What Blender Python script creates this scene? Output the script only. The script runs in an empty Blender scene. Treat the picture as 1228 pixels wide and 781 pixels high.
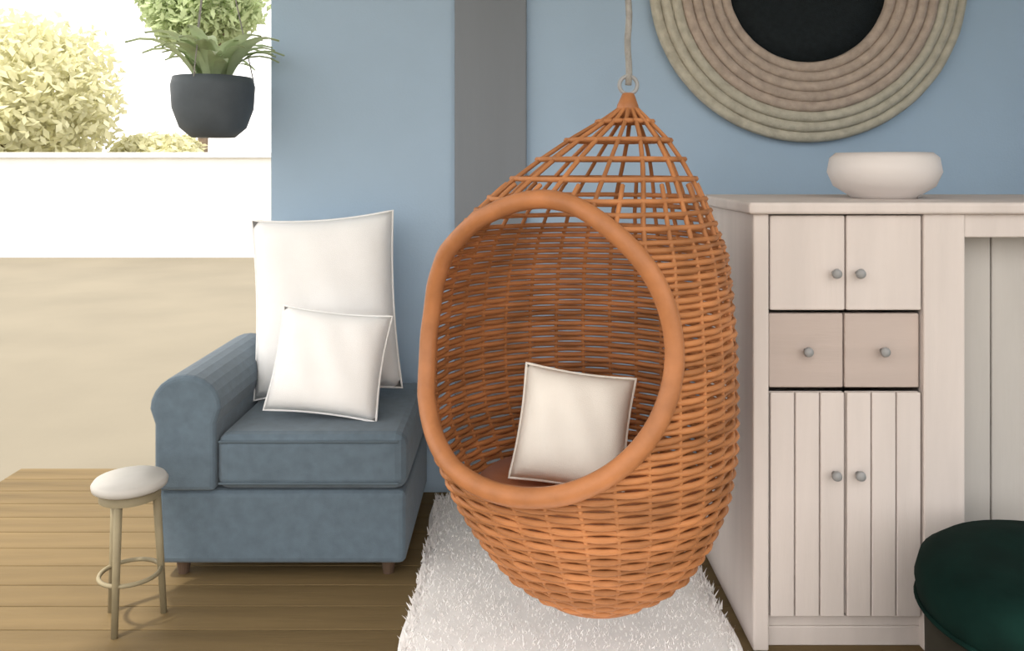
import bpy, bmesh, math, random
from mathutils import Vector, Matrix
random.seed(7)
S = bpy.context.scene
C = S.collection
PI = math.pi

# ---------------------------------------------------------------- camera
cam_d = bpy.data.cameras.new('camera')
cam = bpy.data.objects.new('camera', cam_d); C.objects.link(cam)
cam.location = (0, 0, 1.23)
cam.rotation_euler = (PI/2, 0, 0)
cam_d.sensor_width = 36
cam_d.lens = 36 * 1000 / 1228
cam_d.shift_y = -190.5 / 1228
cam_d.clip_end = 300
S.camera = cam

# ---------------------------------------------------------------- sky, sun, exposure
w = bpy.data.worlds.new('sky'); S.world = w; w.use_nodes = True
bg = w.node_tree.nodes['Background']
bg.inputs['Color'].default_value = (1.0, 0.97, 0.93, 1)
bg.inputs['Strength'].default_value = 1.0
sun_d = bpy.data.lights.new('sun', 'SUN')
sun_d.energy = 1.6; sun_d.angle = math.radians(3); sun_d.color = (1, 0.94, 0.84)
sun = bpy.data.objects.new('sun', sun_d); C.objects.link(sun)
sun.rotation_euler = Vector((0.38, 0.40, -1)).to_track_quat('-Z', 'Y').to_euler()
S.view_settings.view_transform = 'Standard'
S.view_settings.look = 'None'
S.view_settings.exposure = 1.3
S.view_settings.gamma = 1
S.view_settings.use_curve_mapping = False

# ---------------------------------------------------------------- materials
def mat(name, col, rough=0.7, var=0.08, scale=8.0, bump=0.0, bscale=60.0, stretch=(1, 1, 1), spec=0.3, sheen=0.0, perobj=0.0):
    m = bpy.data.materials.new(name); m.use_nodes = True
    nt = m.node_tree; N = nt.nodes; L = nt.links
    b = N['Principled BSDF']
    b.inputs['Roughness'].default_value = rough
    b.inputs['Specular IOR Level'].default_value = spec
    if sheen: b.inputs['Sheen Weight'].default_value = sheen
    tc = N.new('ShaderNodeTexCoord'); mp = N.new('ShaderNodeMapping')
    mp.inputs['Scale'].default_value = stretch
    L.new(tc.outputs['Object'], mp.inputs['Vector'])
    nz = N.new('ShaderNodeTexNoise'); nz.inputs['Scale'].default_value = scale; nz.inputs['Detail'].default_value = 5
    L.new(mp.outputs['Vector'], nz.inputs['Vector'])
    cr = N.new('ShaderNodeValToRGB')
    lo = [max(0, c * (1 - var)) for c in col]; hi = [min(1, c * (1 + var)) for c in col]
    cr.color_ramp.elements[0].position = 0.3; cr.color_ramp.elements[0].color = (*lo, 1)
    cr.color_ramp.elements[1].position = 0.7; cr.color_ramp.elements[1].color = (*hi, 1)
    L.new(nz.outputs['Fac'], cr.inputs['Fac'])
    out = cr.outputs['Color']
    if perobj:
        oi = N.new('ShaderNodeObjectInfo'); hs = N.new('ShaderNodeHueSaturation')
        mr = N.new('ShaderNodeMapRange'); mr.inputs['To Min'].default_value = 1 - perobj; mr.inputs['To Max'].default_value = 1 + perobj
        L.new(oi.outputs['Random'], mr.inputs['Value']); L.new(mr.outputs['Result'], hs.inputs['Value'])
        L.new(out, hs.inputs['Color']); out = hs.outputs['Color']
    L.new(out, b.inputs['Base Color'])
    if bump:
        n2 = N.new('ShaderNodeTexNoise'); n2.inputs['Scale'].default_value = bscale; n2.inputs['Detail'].default_value = 4
        L.new(mp.outputs['Vector'], n2.inputs['Vector'])
        bp = N.new('ShaderNodeBump'); bp.inputs['Strength'].default_value = bump; bp.inputs['Distance'].default_value = 0.01
        L.new(n2.outputs['Fac'], bp.inputs['Height']); L.new(bp.outputs['Normal'], b.inputs['Normal'])
    return m

M = dict(
    wall=mat('blue_grey_paint', (0.35, 0.465, 0.59), 0.8, 0.04, 2.0, 0.08, 120),
    trim=mat('grey_board_paint', (0.195, 0.215, 0.24), 0.75, 0.05, 4.0, 0.1, 60, (1, 1, .1)),
    ceil=mat('off_white_boards', (0.78, 0.77, 0.74), 0.8, 0.03, 3.0),
    plank=mat('brown_deck_wood', (0.158, 0.110, 0.052), 0.65, 0.18, 5.0, 0.15, 40, (.25, 3, 3), spec=0.12, perobj=0.1),
    joist=mat('dark_wood', (0.07, 0.05, 0.035), 0.8),
    patio=mat('tan_paving', (0.195, 0.170, 0.126), 0.85, 0.08, 0.9, 0.1, 30),
    gwall=mat('white_render', (0.84, 0.83, 0.80), 0.9, 0.03, 3.0, 0.1, 30),
    leaf_pale=mat('pale_yellow_green_leaf', (0.70, 0.68, 0.45), 0.7, 0.2, 2.0),
    leaf=mat('mid_green_leaf', (0.50, 0.58, 0.33), 0.7, 0.25, 2.0),
    leaf_pot=mat('light_green_leaf', (0.50, 0.60, 0.36), 0.5, 0.25, 12.0),
    bark=mat('grey_brown_bark', (0.20, 0.15, 0.11), 0.9, 0.3, 9.0, 0.5, 20),
    slate=mat('slate_blue_upholstery', (0.108, 0.148, 0.185), 0.9, 0.10, 30.0, 0.15, 300, sheen=0.15),
    slate_dark=mat('dark_slate_piping', (0.09, 0.12, 0.145), 0.9),
    woodleg=mat('dark_brown_wood', (0.10, 0.065, 0.045), 0.5, 0.2, 12, 0, 60, (1, 1, .2)),
    white=mat('white_cotton', (0.88, 0.875, 0.87), 0.9, 0.02, 10.0, 0.15, 400),
    cream=mat('cream_cotton', (0.80, 0.75, 0.68), 0.9, 0.03, 10.0, 0.15, 400),
    rust=mat('rust_orange_seat_pad', (0.41, 0.15, 0.063), 0.9, 0.10, 14.0, 0.2, 300, sheen=0.1),
    rattan=mat('orange_brown_rattan', (0.385, 0.160, 0.061), 0.5, 0.22, 9.0, 0.1, 80, spec=0.2, perobj=0.16),
    rattan_rim=mat('orange_brown_rattan_rim', (0.385, 0.155, 0.06), 0.45, 0.18, 14.0, 0.1, 80),
    rope=mat('grey_rope', (0.30, 0.29, 0.27), 0.9, 0.2, 60.0, 0.4, 200),
    steel=mat('grey_metal', (0.30, 0.30, 0.30), 0.4, 0.05),
    rug=mat('off_white_wool', (0.90, 0.87, 0.855), 0.95, 0.05, 14.0),
    coil_a=mat('taupe_seagrass', (0.42, 0.34, 0.28), 0.85, 0.15, 30.0, 0.3, 200),
    coil_b=mat('greenish_taupe_seagrass', (0.45, 0.42, 0.34), 0.85, 0.15, 30.0, 0.3, 200),
    black=mat('near_black_weave', (0.010, 0.014, 0.016), 0.7, 0.2, 60.0, 0.3, 200, spec=0.15),
    wash=mat('pinkish_beige_washed_wood', (0.62, 0.555, 0.52), 0.7, 0.06, 5.0, 0.08, 40, (3, 3, .3)),
    wash_drawer=mat('darker_washed_wood', (0.48, 0.40, 0.36), 0.7, 0.06, 5.0, 0.08, 40, (.3, 3, 3)),
    wash_grey=mat('grey_washed_wood', (0.50, 0.47, 0.44), 0.75, 0.06, 5.0, 0.08, 40, (3, 3, .3)),
    ceramic=mat('pale_ceramic', (0.66, 0.61, 0.585), 0.45, 0.03, 6.0),
    pot=mat('dark_slate_pot', (0.075, 0.090, 0.105), 0.6, 0.15, 10.0),
    soil=mat('soil', (0.05, 0.035, 0.025), 0.95, 0.3, 40.0),
    velvet=mat('dark_green_velvet', (0.0022, 0.014, 0.011), 0.9, 0.2, 14.0, 0.05, 200, spec=0.1),
    base=mat('dark_olive_brown_base', (0.020, 0.018, 0.011), 0.7, 0.2, 14.0),
    stone=mat('pale_grey_top', (0.46, 0.44, 0.41), 0.5, 0.06, 12.0),
    stoolleg=mat('olive_wood', (0.25, 0.21, 0.13), 0.6, 0.15, 12.0),
)

for _n in ('leaf_pale', 'leaf', 'leaf_pot'):          # leaves let some light through
    _t = M[_n].node_tree; _b = _t.nodes['Principled BSDF']; _o = _t.nodes['Material Output']
    _tr = _t.nodes.new('ShaderNodeBsdfTranslucent'); _mx = _t.nodes.new('ShaderNodeMixShader')
    _t.links.new(_b.inputs['Base Color'].links[0].from_socket, _tr.inputs['Color'])
    _mx.inputs['Fac'].default_value = 0.4
    _t.links.new(_b.outputs['BSDF'], _mx.inputs[1]); _t.links.new(_tr.outputs['BSDF'], _mx.inputs[2])
    _t.links.new(_mx.outputs['Shader'], _o.inputs['Surface'])

# ---------------------------------------------------------------- helpers
def obj(name, bm, m, parent=None, smooth=False, bevel=0.0, loc=None, rot=None):
    me = bpy.data.meshes.new(name); bmesh.ops.recalc_face_normals(bm, faces=bm.faces[:])
    bm.to_mesh(me); bm.free()
    me.materials.append(M[m])
    if smooth: me.shade_smooth()
    o = bpy.data.objects.new(name, me); C.objects.link(o)
    if parent: o.parent = parent
    if loc: o.location = loc
    if rot: o.rotation_euler = rot
    if bevel:
        b = o.modifiers.new('bevel', 'BEVEL'); b.width = bevel; b.segments = 3; b.limit_method = 'ANGLE'
    return o
def clone(o, parent, loc=None, rot=None):
    c = o.copy(); C.objects.link(c); c.parent = parent
    if loc is not None: c.location = loc
    if rot is not None: c.rotation_euler = rot
    return c
def thing(name, label, cat, loc=(0, 0, 0), rz=0.0, group=None):
    o = bpy.data.objects.new(name, None); C.objects.link(o); o.empty_display_size = 0.1
    o.location = loc; o.rotation_euler = (0, 0, rz)
    return tag(o, label, cat, group)
def tag(o, label, cat, group=None):
    o['label'] = label; o['category'] = cat
    if group: o['group'] = group
    return o
def struct(name, bm, m, label, cat, **k):
    o = obj(name, bm, m, **k); o['kind'] = 'structure'; return tag(o, label, cat)
def box(x0, x1, y0, y1, z0, z1, bm=None):
    bm = bm or bmesh.new()
    v = [bm.verts.new((x, y, z)) for z in (z0, z1) for y in (y0, y1) for x in (x0, x1)]
    for f in ((0, 1, 3, 2), (4, 6, 7, 5), (0, 4, 5, 1), (2, 3, 7, 6), (0, 2, 6, 4), (1, 5, 7, 3)):
        bm.faces.new([v[i] for i in f])
    return bm
def tube(pts, r, n=8, closed=False, bm=None, radii=None):
    bm = bm or bmesh.new(); pts = [Vector(p) for p in pts]; k = len(pts); rings = []
    prev = None
    for i, p in enumerate(pts):
        a = pts[(i - 1) % k] if (closed or i > 0) else p
        b = pts[(i + 1) % k] if (closed or i < k - 1) else p
        t = (b - a).normalized()
        if prev is None:
            u = t.cross(Vector((0, 0, 1)));
            if u.length < 0.1: u = t.cross(Vector((1, 0, 0)))
        else: u = prev - t * prev.dot(t)
        u.normalize(); prev = u; vv = t.cross(u)
        rr = radii[i] if radii else r
        rings.append([bm.verts.new(p + (u * math.cos(q) + vv * math.sin(q)) * rr) for q in (2 * PI * j / n for j in range(n))])
    for i in range(k if closed else k - 1):
        A, B = rings[i], rings[(i + 1) % k]
        for j in range(n): bm.faces.new((A[j], A[(j + 1) % n], B[(j + 1) % n], B[j]))
    if not closed:
        bm.faces.new(rings[0][::-1]); bm.faces.new(rings[-1])
    return bm
def lathe(prof, n=40, bm=None):
    bm = bm or bmesh.new(); rings = []
    for r, z in prof:
        if r < 1e-5: rings.append([bm.verts.new((0, 0, z))])
        else: rings.append([bm.verts.new((r * math.cos(2 * PI * j / n), r * math.sin(2 * PI * j / n), z)) for j in range(n)])
    for A, B in zip(rings, rings[1:]):
        for j in range(n):
            j2 = (j + 1) % n
            if len(A) == 1 and len(B) == 1: continue
            if len(A) == 1: bm.faces.new((A[0], B[j], B[j2]))
            elif len(B) == 1: bm.faces.new((A[j], B[0], A[j2]))
            else: bm.faces.new((A[j], B[j], B[j2], A[j2]))
    return bm
def cushion(w_, h_, t_, n=20, pinch=0.10):
    """pillow standing in the XZ plane, bottom edge at z=0, plump along Y"""
    bm = bmesh.new(); F = {}; B = {}
    for i in range(n + 1):
        for j in range(n + 1):
            u = 2 * i / n - 1; v = 2 * j / n - 1
            x = u * w_ / 2 * (1 - pinch * (1 - v * v) * (abs(u) ** 3) * .6)
            z = v * h_ / 2 * (1 - pinch * (1 - u * u) * (abs(v) ** 3) * .6)
            d = t_ / 2 * max(0, (1 - u ** 4)) ** .55 * max(0, (1 - v ** 4)) ** .55
            d += 0.004 * math.sin(9 * u + 4 * v) * (1 - u * u) * (1 - v * v)
            edge = i in (0, n) or j in (0, n)
            F[i, j] = bm.verts.new((x, -d, z + h_ / 2))
            B[i, j] = F[i, j] if edge else bm.verts.new((x, d, z + h_ / 2))
    for i in range(n):
        for j in range(n):
            bm.faces.new((F[i, j], F[i + 1, j], F[i + 1, j + 1], F[i, j + 1]))
            q = [B[i, j], B[i, j + 1], B[i + 1, j + 1], B[i + 1, j]]
            if len(set(q)) == 4:
                try: bm.faces.new(q)
                except ValueError: pass
    return bm
def cushion_edge(w_, h_, n=20, pinch=0.10):
    pts = []
    def P(u, v): return (u * w_ / 2 * (1 - pinch * (1 - v * v) * .6 * abs(u) ** 3), 0, h_ / 2 + v * h_ / 2 * (1 - pinch * (1 - u * u) * .6 * abs(v) ** 3))
    for i in range(n): pts.append(P(-1 + 2 * i / n, -1))
    for i in range(n): pts.append(P(1, -1 + 2 * i / n))
    for i in range(n): pts.append(P(1 - 2 * i / n, 1))
    for i in range(n): pts.append(P(-1, 1 - 2 * i / n))
    return pts
def leaves(n, center, rad, size, bm=None, shell=0.55):
    bm = bm or bmesh.new()
    for _ in range(n):
        d = Vector((random.gauss(0, 1), random.gauss(0, 1), random.gauss(0, 1))).normalized()
        r = shell + (1 - shell) * random.random()
        p = Vector(center) + Vector((d.x * rad[0], d.y * rad[1], d.z * rad[2])) * r
        a = Vector((random.gauss(0, 1), random.gauss(0, 1), random.gauss(0, 1))).normalized()
        b = a.orthogonal().normalized(); s = size * random.uniform(.6, 1.3)
        bm.faces.new([bm.verts.new(p + a * s), bm.verts.new(p + b * s * .45), bm.verts.new(p - a * s), bm.verts.new(p - b * s * .45)])
    return bm

# ---------------------------------------------------------------- the setting
WY = 3.15
struct('wall_back', box(-0.91, 2.40, WY, WY + 0.18, 0, 2.6), 'wall', 'blue-grey painted wall behind the hanging chair', 'wall')
struct('wall_right', box(2.30, 2.48, 0.9, WY, 0, 2.6), 'wall', 'blue-grey painted side wall beyond the washed cabinet', 'wall')
struct('trim_1', box(-0.215, 0.055, WY - 0.03, WY, 0, 2.6), 'trim', 'grey vertical board running up the blue-grey wall', 'trim', bevel=0.006)
struct('ceiling', box(-1.95, 2.5, 0.7, WY + 0.3, 2.6, 2.72), 'ceil', 'off-white ceiling over the seating area', 'ceiling')
fl = struct('floor', box(-2.0, 2.48, 0.2, WY + 0.25, -0.10, -0.022), 'joist', 'brown wooden floor of boards under the furniture', 'floor')
pl = None
NP = 27
for i in range(NP):
    y = 0.2 + i * 0.1185
    if pl is None:
        pl = obj('plank', box(-2.0, 2.48, 0.002, 0.1165, -0.022, 0.0), 'plank', fl, bevel=0.0025); pl.location = (0, y, 0)
    else: clone(pl, fl, (0, y, 0))
gr = struct('ground', box(-45, 45, -40, 60, -0.3, -0.11), 'patio', 'pale tan paved ground outside', 'ground')
gw = struct('wall_garden', box(-16, 6, 12.3, 12.6, -0.11, 1.36), 'gwall', 'bright white garden wall beyond the paving', 'wall')
obj('coping', box(-16.05, 6.05, 12.24, 12.66, 1.36, 1.44), 'gwall', gw, bevel=0.01)
post = struct('post', box(-1.93, -1.81, 1.1, 1.22, -0.11, 2.6), 'ceil', 'off-white roof post at the outer corner', 'post', bevel=0.008)

# garden trees behind the wall
def tree(label, x, y, z, r, m, n, size, grp='trees behind the garden wall'):
    t = thing('garden_tree', label, 'tree', (x, y, -0.11), 0, grp)
    b = tube([(0, 0, 0), (0.05, 0.03, z * .4), (0, 0, z * .8), (0.1, 0, z + r * .3)], 0.1, 8, radii=[.16, .12, .09, .04])
    for k in range(5):
        a = k * 1.26; tube([(0.03, 0, z * .6), (math.cos(a) * r * .6, math.sin(a) * r * .6, z + r * .15 * (k % 3))], .03, 6, bm=b, radii=[.05, .015])
    obj('trunk', b, 'bark', t)
    f = bmesh.new()
    leaves(n, (0, 0, z), (r, r, r * .85), size, f)
    for k in range(7):
        a = k * .9; leaves(n // 7, (math.cos(a) * r * .6, math.sin(a) * r * .6, z + r * .35 * math.sin(k * 2.1)), (r * .55,) * 3, size, f)
    fo = obj('foliage', f, m, t); fo['kind'] = 'stuff'
    return t
tree('pale yellow-green tree at the far left above the white garden wall', -10.1, 15.9, 2.5, 2.3, 'leaf_pale', 6500, 0.12)
tree('fresh green tree behind the hanging planter', -7.1, 19.0, 5.1, 1.35, 'leaf', 4200, 0.11)
tree('low pale shrubby tree just over the white garden wall', -7.4, 17.5, 1.3, 0.9, 'leaf_pale', 2600, 0.10)

# ---------------------------------------------------------------- rug
rug = thing('rug', 'off-white fluffy rug on the floor under the hanging chair', 'rug', (0.148, 2.08, 0.0))
RW, RL = 0.86, 2.0
rb = bmesh.new(); nx, ny = 30, 44; g = {}
for i in range(nx + 1):
    for j in range(ny + 1):
        u = 2 * i / nx - 1; v = 2 * j / ny - 1
        wob = 1 + .015 * math.sin(7 * v + 1) + .01 * math.sin(17 * v)
        e = min(1, (1 - abs(u)) * 9, (1 - abs(v)) * 12)
        g[i, j] = rb.verts.new((u * RW / 2 * wob, v * RL / 2 * (1 + .01 * math.sin(9 * u)), 0.002 + .026 * math.sqrt(max(0, e))))
for i in range(nx):
    for j in range(ny): rb.faces.new((g[i, j], g[i + 1, j], g[i + 1, j + 1], g[i, j + 1]))
obj('backing', rb, 'rug', rug, True)
pb = bmesh.new()
for _ in range(26000):
    x = random.uniform(-RW / 2, RW / 2) * .99; y = random.uniform(-RL / 2, RL / 2) * .99
    a = random.uniform(0, 2 * PI); h = random.uniform(.014, .024); s = random.uniform(.003, .006)
    lx, ly = random.gauss(0, .009), random.gauss(0, .009)
    pb.faces.new([pb.verts.new((x + math.cos(a) * s, y + math.sin(a) * s, .012)), pb.verts.new((x - math.cos(a) * s, y - math.sin(a) * s, .012)), pb.verts.new((x + lx, y + ly, .014 + h))])
pile = obj('pile', pb, 'rug', rug); pile['kind'] = 'stuff'

# ---------------------------------------------------------------- hanging egg chair
CX, CY = 0.16, 1.98
ch = thing('hanging_chair', 'orange-brown teardrop hanging chair of woven cane with a pointed top', 'hanging chair', (CX, CY, 0))
# profile: z -> half width and sideways centre offset
PROF = [(0.205, 0.0, 0.04), (0.212, 0.085, 0.04), (0.235, 0.155, 0.04), (0.29, 0.222, 0.04), (0.37, 0.275, 0.034), (0.46, 0.318, 0.024),
        (0.58, 0.352, 0.006), (0.70, 0.358, 0.0), (0.83, 0.355, 0.0), (0.95, 0.342, 0.004), (1.03, 0.325, 0.012), (1.11, 0.285, 0.025), (1.18, 0.235, 0.05), (1.24, 0.180, 0.075),
        (1.30, 0.115, 0.10), (1.345, 0.055, 0.118), (1.375, 0.018, 0.125)]
def prof(z):
    z = min(max(z, PROF[0][0]), PROF[-1][0])
    for a, b in zip(PROF, PROF[1:]):
        if z <= b[0]:
            t = (z - a[0]) / (b[0] - a[0]); return a[1] + (b[1] - a[1]) * t, a[2] + (b[2] - a[2]) * t
OD = math.radians(-122)                      # direction the mouth faces
OZ, OH, OA = 0.86, 0.30, math.radians(60)    # mouth centre height, half height, half angle
def wrap(a): return (a + PI) % (2 * PI) - PI
def mouth(phi, z): return (wrap(phi - OD) / OA) ** 2 + ((z - OZ) / OH) ** 2
def shell(phi, z, dr=0.0):
    r, c = prof(z); r += dr
    return Vector((c + r * math.cos(phi), c * .5 + r * math.sin(phi) * 0.95, z))
NR = 30
# ribs
for k in range(NR):
    phi = 2 * PI * k / NR
    zt = 1.372 if k % 2 == 0 else 1.19
    zs = [0.207 + (zt - 0.207) * (1 - math.cos(PI * i / 70)) / 2 for i in range(71)]
    segs = []; cur = []
    for z in zs:
        if mouth(phi, z) > 1.0: cur.append(shell(phi, z))
        else:
            if len(cur) > 2: segs.append(cur)
            cur = []
    if len(cur) > 2: segs.append(cur)
    for sg in segs: obj('rib', tube(sg, 0.0055, 6), 'rattan', ch, True)
# woven bands
z = 0.216; zi = 0; zlist = []
while z < 1.36:
    zlist.append(z); z += 0.0145 if z < 1.06 else (0.028 if z < 1.14 else 0.046)
for zi, z in enumerate(zlist):
    n = 120; rad = 0.0068
    inside = [mouth(OD + 2 * PI * i / n, z) < 1.0 for i in range(n)]
    def pt(i):
        phi = OD + 2 * PI * i / n
        return shell(phi, z, 0.0055 * math.sin(NR / 2 * phi + PI * (zi % 2)))
    if not any(inside): obj('weave_band', tube([pt(i) for i in range(n)], rad, 6, True), 'rattan', ch, True)
    else: obj('weave_band', tube([pt(i) for i in range(n) if not inside[i]], rad, 6), 'rattan', ch, True)
# rim of the mouth, base ring, crown
rim = []
for i in range(90):
    a = 2 * PI * i / 90
    rim.append(shell(OD + OA * math.cos(a), OZ + OH * math.sin(a), 0.004))
obj('mouth_rim', tube(rim, 0.021, 10, True), 'rattan_rim', ch, True)
obj('base_ring', tube([shell(2 * PI * i / 48, 0.222, 0.006) for i in range(48)], 0.013, 8, True), 'rattan_rim', ch, True)
cr = obj('crown', tube([(0.122, .062, 1.35), (0.124, .063, 1.38), (0.125, .063, 1.41)], .02, 12, radii=[.032, .026, .014]), 'rattan_rim', ch, True)
obj('ring', tube([(0.125 + .022 * math.cos(a), .063, 1.43 + .022 * math.sin(a)) for a in (2 * PI * i / 20 for i in range(20))], .005, 8, True), 'steel', cr, True)
obj('rope', tube([(0.125 + .002 * math.sin(i * 1.3), .063, 1.43 + (2.56 - 1.43) * i / 40) for i in range(41)], .008, 8), 'rope', ch, True)
obj('ceiling_hook', lathe([(0, 2.60), (.035, 2.60), (.035, 2.59), (.012, 2.575), (.010, 2.55), (0, 2.545)], 16), 'steel', ch, True, loc=(.125, .063, 0))
# seat pad: a bowl-shaped cushion that fills the basket below the mouth
sp = [(0.0, 0.235), (0.07, 0.235), (0.13, 0.26), (0.20, 0.32), (0.255, 0.40), (0.275, 0.445), (0.27, 0.47), (0.18, 0.475), (0.08, 0.465), (0.0, 0.462)]
obj('seat_pad', lathe(sp, 40), 'rust', ch, True, loc=(.02, .01, 0))
tp = thing('throw_pillow', 'cream-white pillow lying inside the hanging chair', 'pillow', (0.125, 1.95, 0.480), math.radians(-10))
c_ = obj('cover', cushion(.27, .27, .13), 'cream', tp, True, rot=(math.radians(-22), math.radians(6), 0))
obj('piping', tube(cushion_edge(.27, .27), .004, 6, True), 'cream', c_, True)

# ---------------------------------------------------------------- slate settee on the left
se = thing('settee', 'slate blue-grey upholstered settee with one arm beside the hanging chair', 'settee', (0, 0, 0))
SX0, SX1, SY0, SY1 = -1.055, -0.315, 2.47, 3.10
obj('base', box(SX0, SX1, SY0, SY1, 0.05, 0.27), 'slate', se, bevel=0.02)
sc = obj('seat_cushion', box(SX0 + .18, SX1 + .005, SY0 - .012, SY1 - .02, 0.272, 0.44), 'slate', se, bevel=0.035)
for zz in (0.295, 0.418):
    obj('piping', tube([(SX0 + .19, SY0 - .012, zz), (SX1 - .02, SY0 - .012, zz)], .004, 6), 'slate_dark', sc)
ab = bmesh.new(); prof_a = []
for i in range(13):
    a = PI * i / 12; prof_a.append((SX0 + .09 + .105 * math.cos(a), 0.515 + .10 * math.sin(a)))
prof_a = [(SX0 + .18, 0.272), (SX0 + .18, .47)] + prof_a + [(SX0, .47), (SX0, 0.272)]
f0 = [ab.verts.new((x, SY0 - .015, z_)) for x, z_ in prof_a]; f1 = [ab.verts.new((x, SY1, z_)) for x, z_ in prof_a]
ab.faces.new(f0[::-1]); ab.faces.new(f1)
for i in range(len(prof_a)):
    j = (i + 1) % len(prof_a); ab.faces.new((f0[i], f0[j], f1[j], f1[i]))
obj('arm', ab, 'slate', se, bevel=0.015)
lg = None
for x in (SX0 + .06, SX1 - .06):
    for y in (SY0 + .06, SY1 - .06):
        if lg is None: lg = obj('leg', lathe([(0, 0), (.016, 0), (.024, .052), (0, .052)], 16), 'woodleg', se, loc=(x, y, 0))
        else: clone(lg, se, (x, y, 0))
# white pillows on the settee
p1 = thing('white_pillow', 'large bright white pillow leaning upright on the slate settee', 'pillow', (-0.625, 2.84, 0.455), math.radians(4), 'white pillows on the settee')
a1 = obj('cover', cushion(.50, .62, .17), 'white', p1, True, rot=(math.radians(-14), math.radians(-4), 0))
obj('piping', tube(cushion_edge(.50, .62), .004, 6, True), 'white', a1, True)
p2 = thing('white_pillow', 'smaller white pillow in front of the tall white one on the settee', 'pillow', (-0.60, 2.60, 0.452), math.radians(-4), 'white pillows on the settee')
a2 = obj('cover', cushion(.36, .33, .13), 'white', p2, True, rot=(math.radians(-20), math.radians(5), 0))
obj('piping', tube(cushion_edge(.36, .33), .004, 6, True), 'white', a2, True)

# small stool by the settee arm
st = thing('side_stool', 'small pale grey topped stool beside the settee arm', 'stool', (-1.035, 2.26, 0))
obj('top', lathe([(0, .36), (.085, .36), (.095, .366), (.097, .378), (.09, .388), (0, .39)], 32), 'stone', st, True)
obj('apron', lathe([(.078, .335), (.078, .36), (.07, .36), (.07, .335), (.078, .335)], 32), 'stoolleg', st, True)
for k in range(3):
    a = k * 2 * PI / 3 + .5
    obj('leg', tube([(math.cos(a) * .065, math.sin(a) * .065, .36), (math.cos(a) * .085, math.sin(a) * .085, 0)], .010, 8, radii=[.012, .009]), 'stoolleg', st, True)
obj('shelf_ring', tube([(.077 * math.cos(2 * PI * i / 32), .077 * math.sin(2 * PI * i / 32), .13) for i in range(32)], .006, 8, True), 'stoolleg', st, True)

# ---------------------------------------------------------------- hanging planter
hp = thing('hanging_planter', 'dark slate hanging pot with light green leaves at the end of the wall', 'planter', (-1.075, 3.0, 0))
obj('pot', lathe([(0, 1.335), (.075, 1.335), (.115, 1.37), (.14, 1.44), (.145, 1.52), (.138, 1.55), (.128, 1.55), (.128, 1.53), (0, 1.53)], 36), 'pot', hp, True)
obj('soil', lathe([(0, 1.536), (.126, 1.534)], 24), 'soil', hp)
for k in range(3):
    a = k * 2 * PI / 3 + .4
    obj('cord', tube([(math.cos(a) * .14, math.sin(a) * .14, 1.54), (0, 0, 2.2)], .0025, 6), 'rope', hp)
obj('cord', tube([(0, 0, 2.2), (0, 0, 2.6)], .003, 6), 'rope', hp)
lv = None
for k in range(46):
    a = k * 2.39996; lean = .05 + .75 * random.random(); L_ = random.uniform(.20, .34)
    if lv is None or k % 8 == 0:
        b = bmesh.new(); n = 7; rows = []
        for i in range(n + 1):
            t = i / n; wv = .026 * math.sin(PI * min(1, t * .92 + .08)) ** .8 + .001
            zc = t * .28 - .10 * t * t * t; xc = .16 * t * t
            rows.append([b.verts.new((xc, -wv, zc + .006)), b.verts.new((xc, 0, zc)), b.verts.new((xc, wv, zc + .006))])
        for r0, r1 in zip(rows, rows[1:]):
            b.faces.new((r0[0], r0[1], r1[1], r1[0])); b.faces.new((r0[1], r0[2], r1[2], r1[1]))
        lv = obj('leaf', b, 'leaf_pot', hp, True); o = lv
    else: o = clone(lv, hp)
    o.location = (math.cos(a) * .06 * random.random(), math.sin(a) * .06 * random.random(), 1.535)
    o.rotation_euler = (0, lean * .75, a); s = L_ / .30; o.scale = (s, s, s)

# ---------------------------------------------------------------- round woven wall hanging
wd = thing('wall_hanging', 'large round taupe woven wall hanging with a near-black centre', 'wall decor', (1.105, WY, 1.915))
def coil(r, tr, m, yoff):
    n = 96
    return obj('coil', tube([(r * math.cos(2 * PI * i / n), yoff + .002 * math.sin(24 * 2 * PI * i / n), r * math.sin(2 * PI * i / n)) for i in range(n)], tr, 8, True), m, wd, True)
rr = 0.315; k = 0
while rr < 0.58:
    coil(rr, .021, 'coil_a' if rr < .47 else 'coil_b', -.030 - .028 * math.sin(PI * (rr - .3) / .3)); rr += .037; k += 1
obj('centre', lathe([(0, .018), (.10, .016), (.20, .020), (.30, .030), (.30, .0), (0, .0)], 64), 'black', wd, True, rot=(PI/2, 0, 0))
obj('backing', lathe([(.28, .0), (.56, .0), (.56, .012), (.28, .012), (.28, 0)], 64), 'coil_a', wd, True, rot=(PI/2, 0, 0))

# ---------------------------------------------------------------- washed cabinet
cb = thing('cabinet', 'pinkish-beige washed wooden cabinet standing right of the hanging chair', 'cabinet', (0, 0, 0))
X0, X1, Y0, Y1, H = 0.612, 1.66, 2.12, 2.72, 1.11
XS = 1.045; XE = 1.15      # centre stile
def cpart(name, *a, m='wash', bev=.004, parent=None): return obj(name, box(*a), m, parent or cb, bevel=bev)
cpart('side', X0, X0 + .03, Y0 + .006, Y1, 0, H); cpart('side', X1 - .03, X1, Y0 + .006, Y1, 0, H)
cpart('back', X0 + .03, X1 - .03, Y1 - .02, Y1, .05, H, m='wash_grey')
cpart('top', X0 - .015, X1 + .015, Y0 - .02, Y1, H, H + .03, bev=.008)
cpart('bottom', X0 + .03, X1 - .03, Y0 + .02, Y1 - .02, .05, .08)
cpart('plinth', X0 + .03, X1 - .03, Y0 + .02, Y0 + .04, 0, .05)
cpart('stile', XS, XE, Y0 - .004, Y0 + .03, 0.0, H); cpart('stile', X0, X0 + .04, Y0 - .004, Y0 + .006, 0, H)
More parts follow.
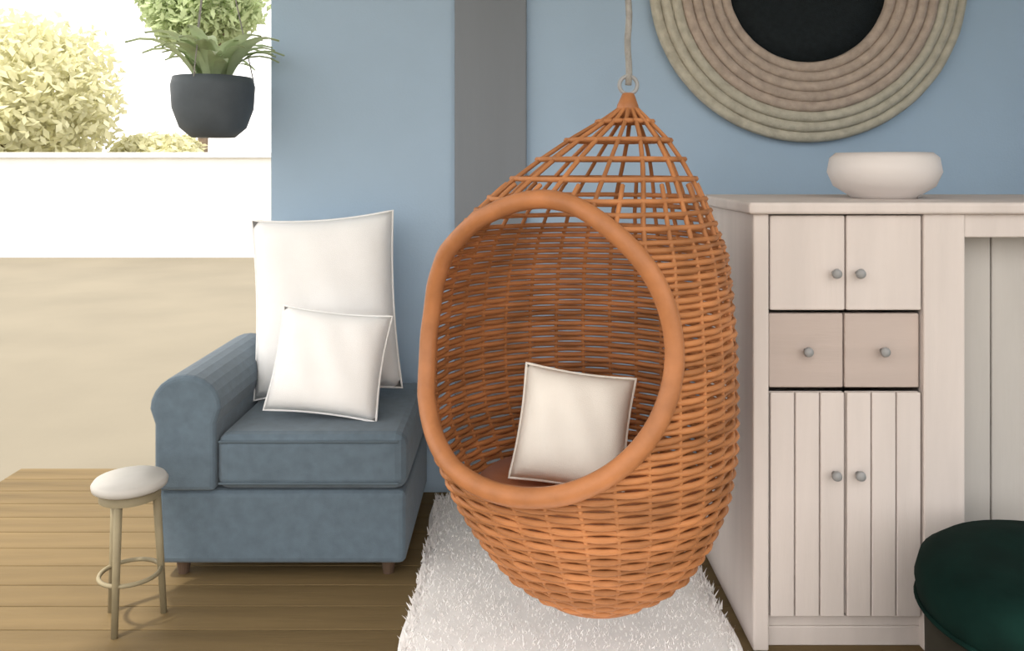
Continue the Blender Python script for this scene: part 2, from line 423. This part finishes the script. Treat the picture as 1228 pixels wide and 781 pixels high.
cpart('partition', XS + .03, XE - .03, Y0 + .03, Y1 - .02, .08, H)
# upper panels of the left bay
nP = 4; px0 = X0 + .042; pw = (XS - .002 - px0) / 2
for i in range(2):
    d = cpart('door', px0 + i * pw + .002, px0 + (i + 1) * pw - .002, Y0, Y0 + .022, .865, H - .004)
    obj('knob', lathe([(0, 0), (.006, 0), (.006, .014), (.013, .020), (.011, .027), (0, .029)], 14), 'steel', d, True, rot=(PI/2, 0, 0), loc=(px0 + pw + (.03 if i else -.03), Y0, .96))
for i in range(2):
    d = cpart('drawer', px0 + i * pw + .002, px0 + (i + 1) * pw - .002, Y0 + .012, Y0 + .034, .665, .855, m='wash_drawer')
    obj('knob', lathe([(0, 0), (.006, 0), (.006, .014), (.013, .020), (.011, .027), (0, .029)], 14), 'steel', d, True, rot=(PI/2, 0, 0), loc=(px0 + (i + .5) * pw, Y0 + .012, .76))
for i in range(2):
    d = cpart('door', px0 + i * pw + .002, px0 + (i + 1) * pw - .002, Y0 + .012, Y0 + .022, .085, .655)
    bw = (pw - .004) / 3
    for j in range(3):
        xx = px0 + i * pw + .002 + j * bw
        cpart('plank', xx + .0015, xx + bw - .0015, Y0, Y0 + .012, .085, .655, parent=d, bev=.003)
    obj('knob', lathe([(0, 0), (.006, 0), (.006, .014), (.013, .020), (.011, .027), (0, .029)], 14), 'steel', d, True, rot=(PI/2, 0, 0), loc=(px0 + pw + (.03 if i else -.03), Y0, .45))
# right bay: recessed planks and a shelf
bw = (X1 - .03 - XE) / 4
for j in range(4):
    cpart('recessed_plank', XE + j * bw + .002, XE + (j + 1) * bw - .002, Y0 + .09, Y0 + .105, .08, H - .002, m='wash_grey', bev=.003)
cpart('rail', XE, X1 - .03, Y0, Y0 + .03, H - .06, H); cpart('rail', XE, X1 - .03, Y0, Y0 + .03, .05, .12)
# pale round pot on the cabinet
bo = tag(obj('ceramic_bowl', lathe([(0, 0), (.085, 0), (.09, .006), (.135, .035), (.152, .075), (.145, .115), (.128, .13), (.120, .128), (.133, .11), (.140, .075), (.12, .04), (.07, .015), (0, .012)], 40), 'ceramic', None, True, loc=(1.06, 2.38, H + .03)),
    'pale rounded ceramic bowl standing on top of the washed cabinet', 'bowl')

# ---------------------------------------------------------------- dark green ottoman
ot = thing('ottoman', 'dark green velvet round ottoman on a dark base at the right edge', 'ottoman', (1.175, 1.775, 0))
cu = obj('cushion', lathe([(0, .25), (.26, .25), (.282, .27), (.288, .31), (.278, .35), (.245, .375), (.15, .385), (.02, .380), (0, .376)], 48), 'velvet', ot, True)
obj('button', lathe([(0, .376), (.016, .378), (.014, .387), (0, .390)], 16), 'velvet', cu, True)
obj('piping', tube([(.283 * math.cos(2 * PI * i / 64), .283 * math.sin(2 * PI * i / 64), .268) for i in range(64)], .006, 6, True), 'velvet', cu, True)
obj('body', lathe([(0, .03), (.25, .03), (.265, .06), (.268, .25), (0, .25)], 48), 'base', ot, True)
for k in range(4):
    a = k * PI / 2 + .6
    obj('foot', lathe([(0, 0), (.018, 0), (.024, .032), (0, .032)], 14), 'base', ot, loc=(math.cos(a) * .2, math.sin(a) * .2, 0))
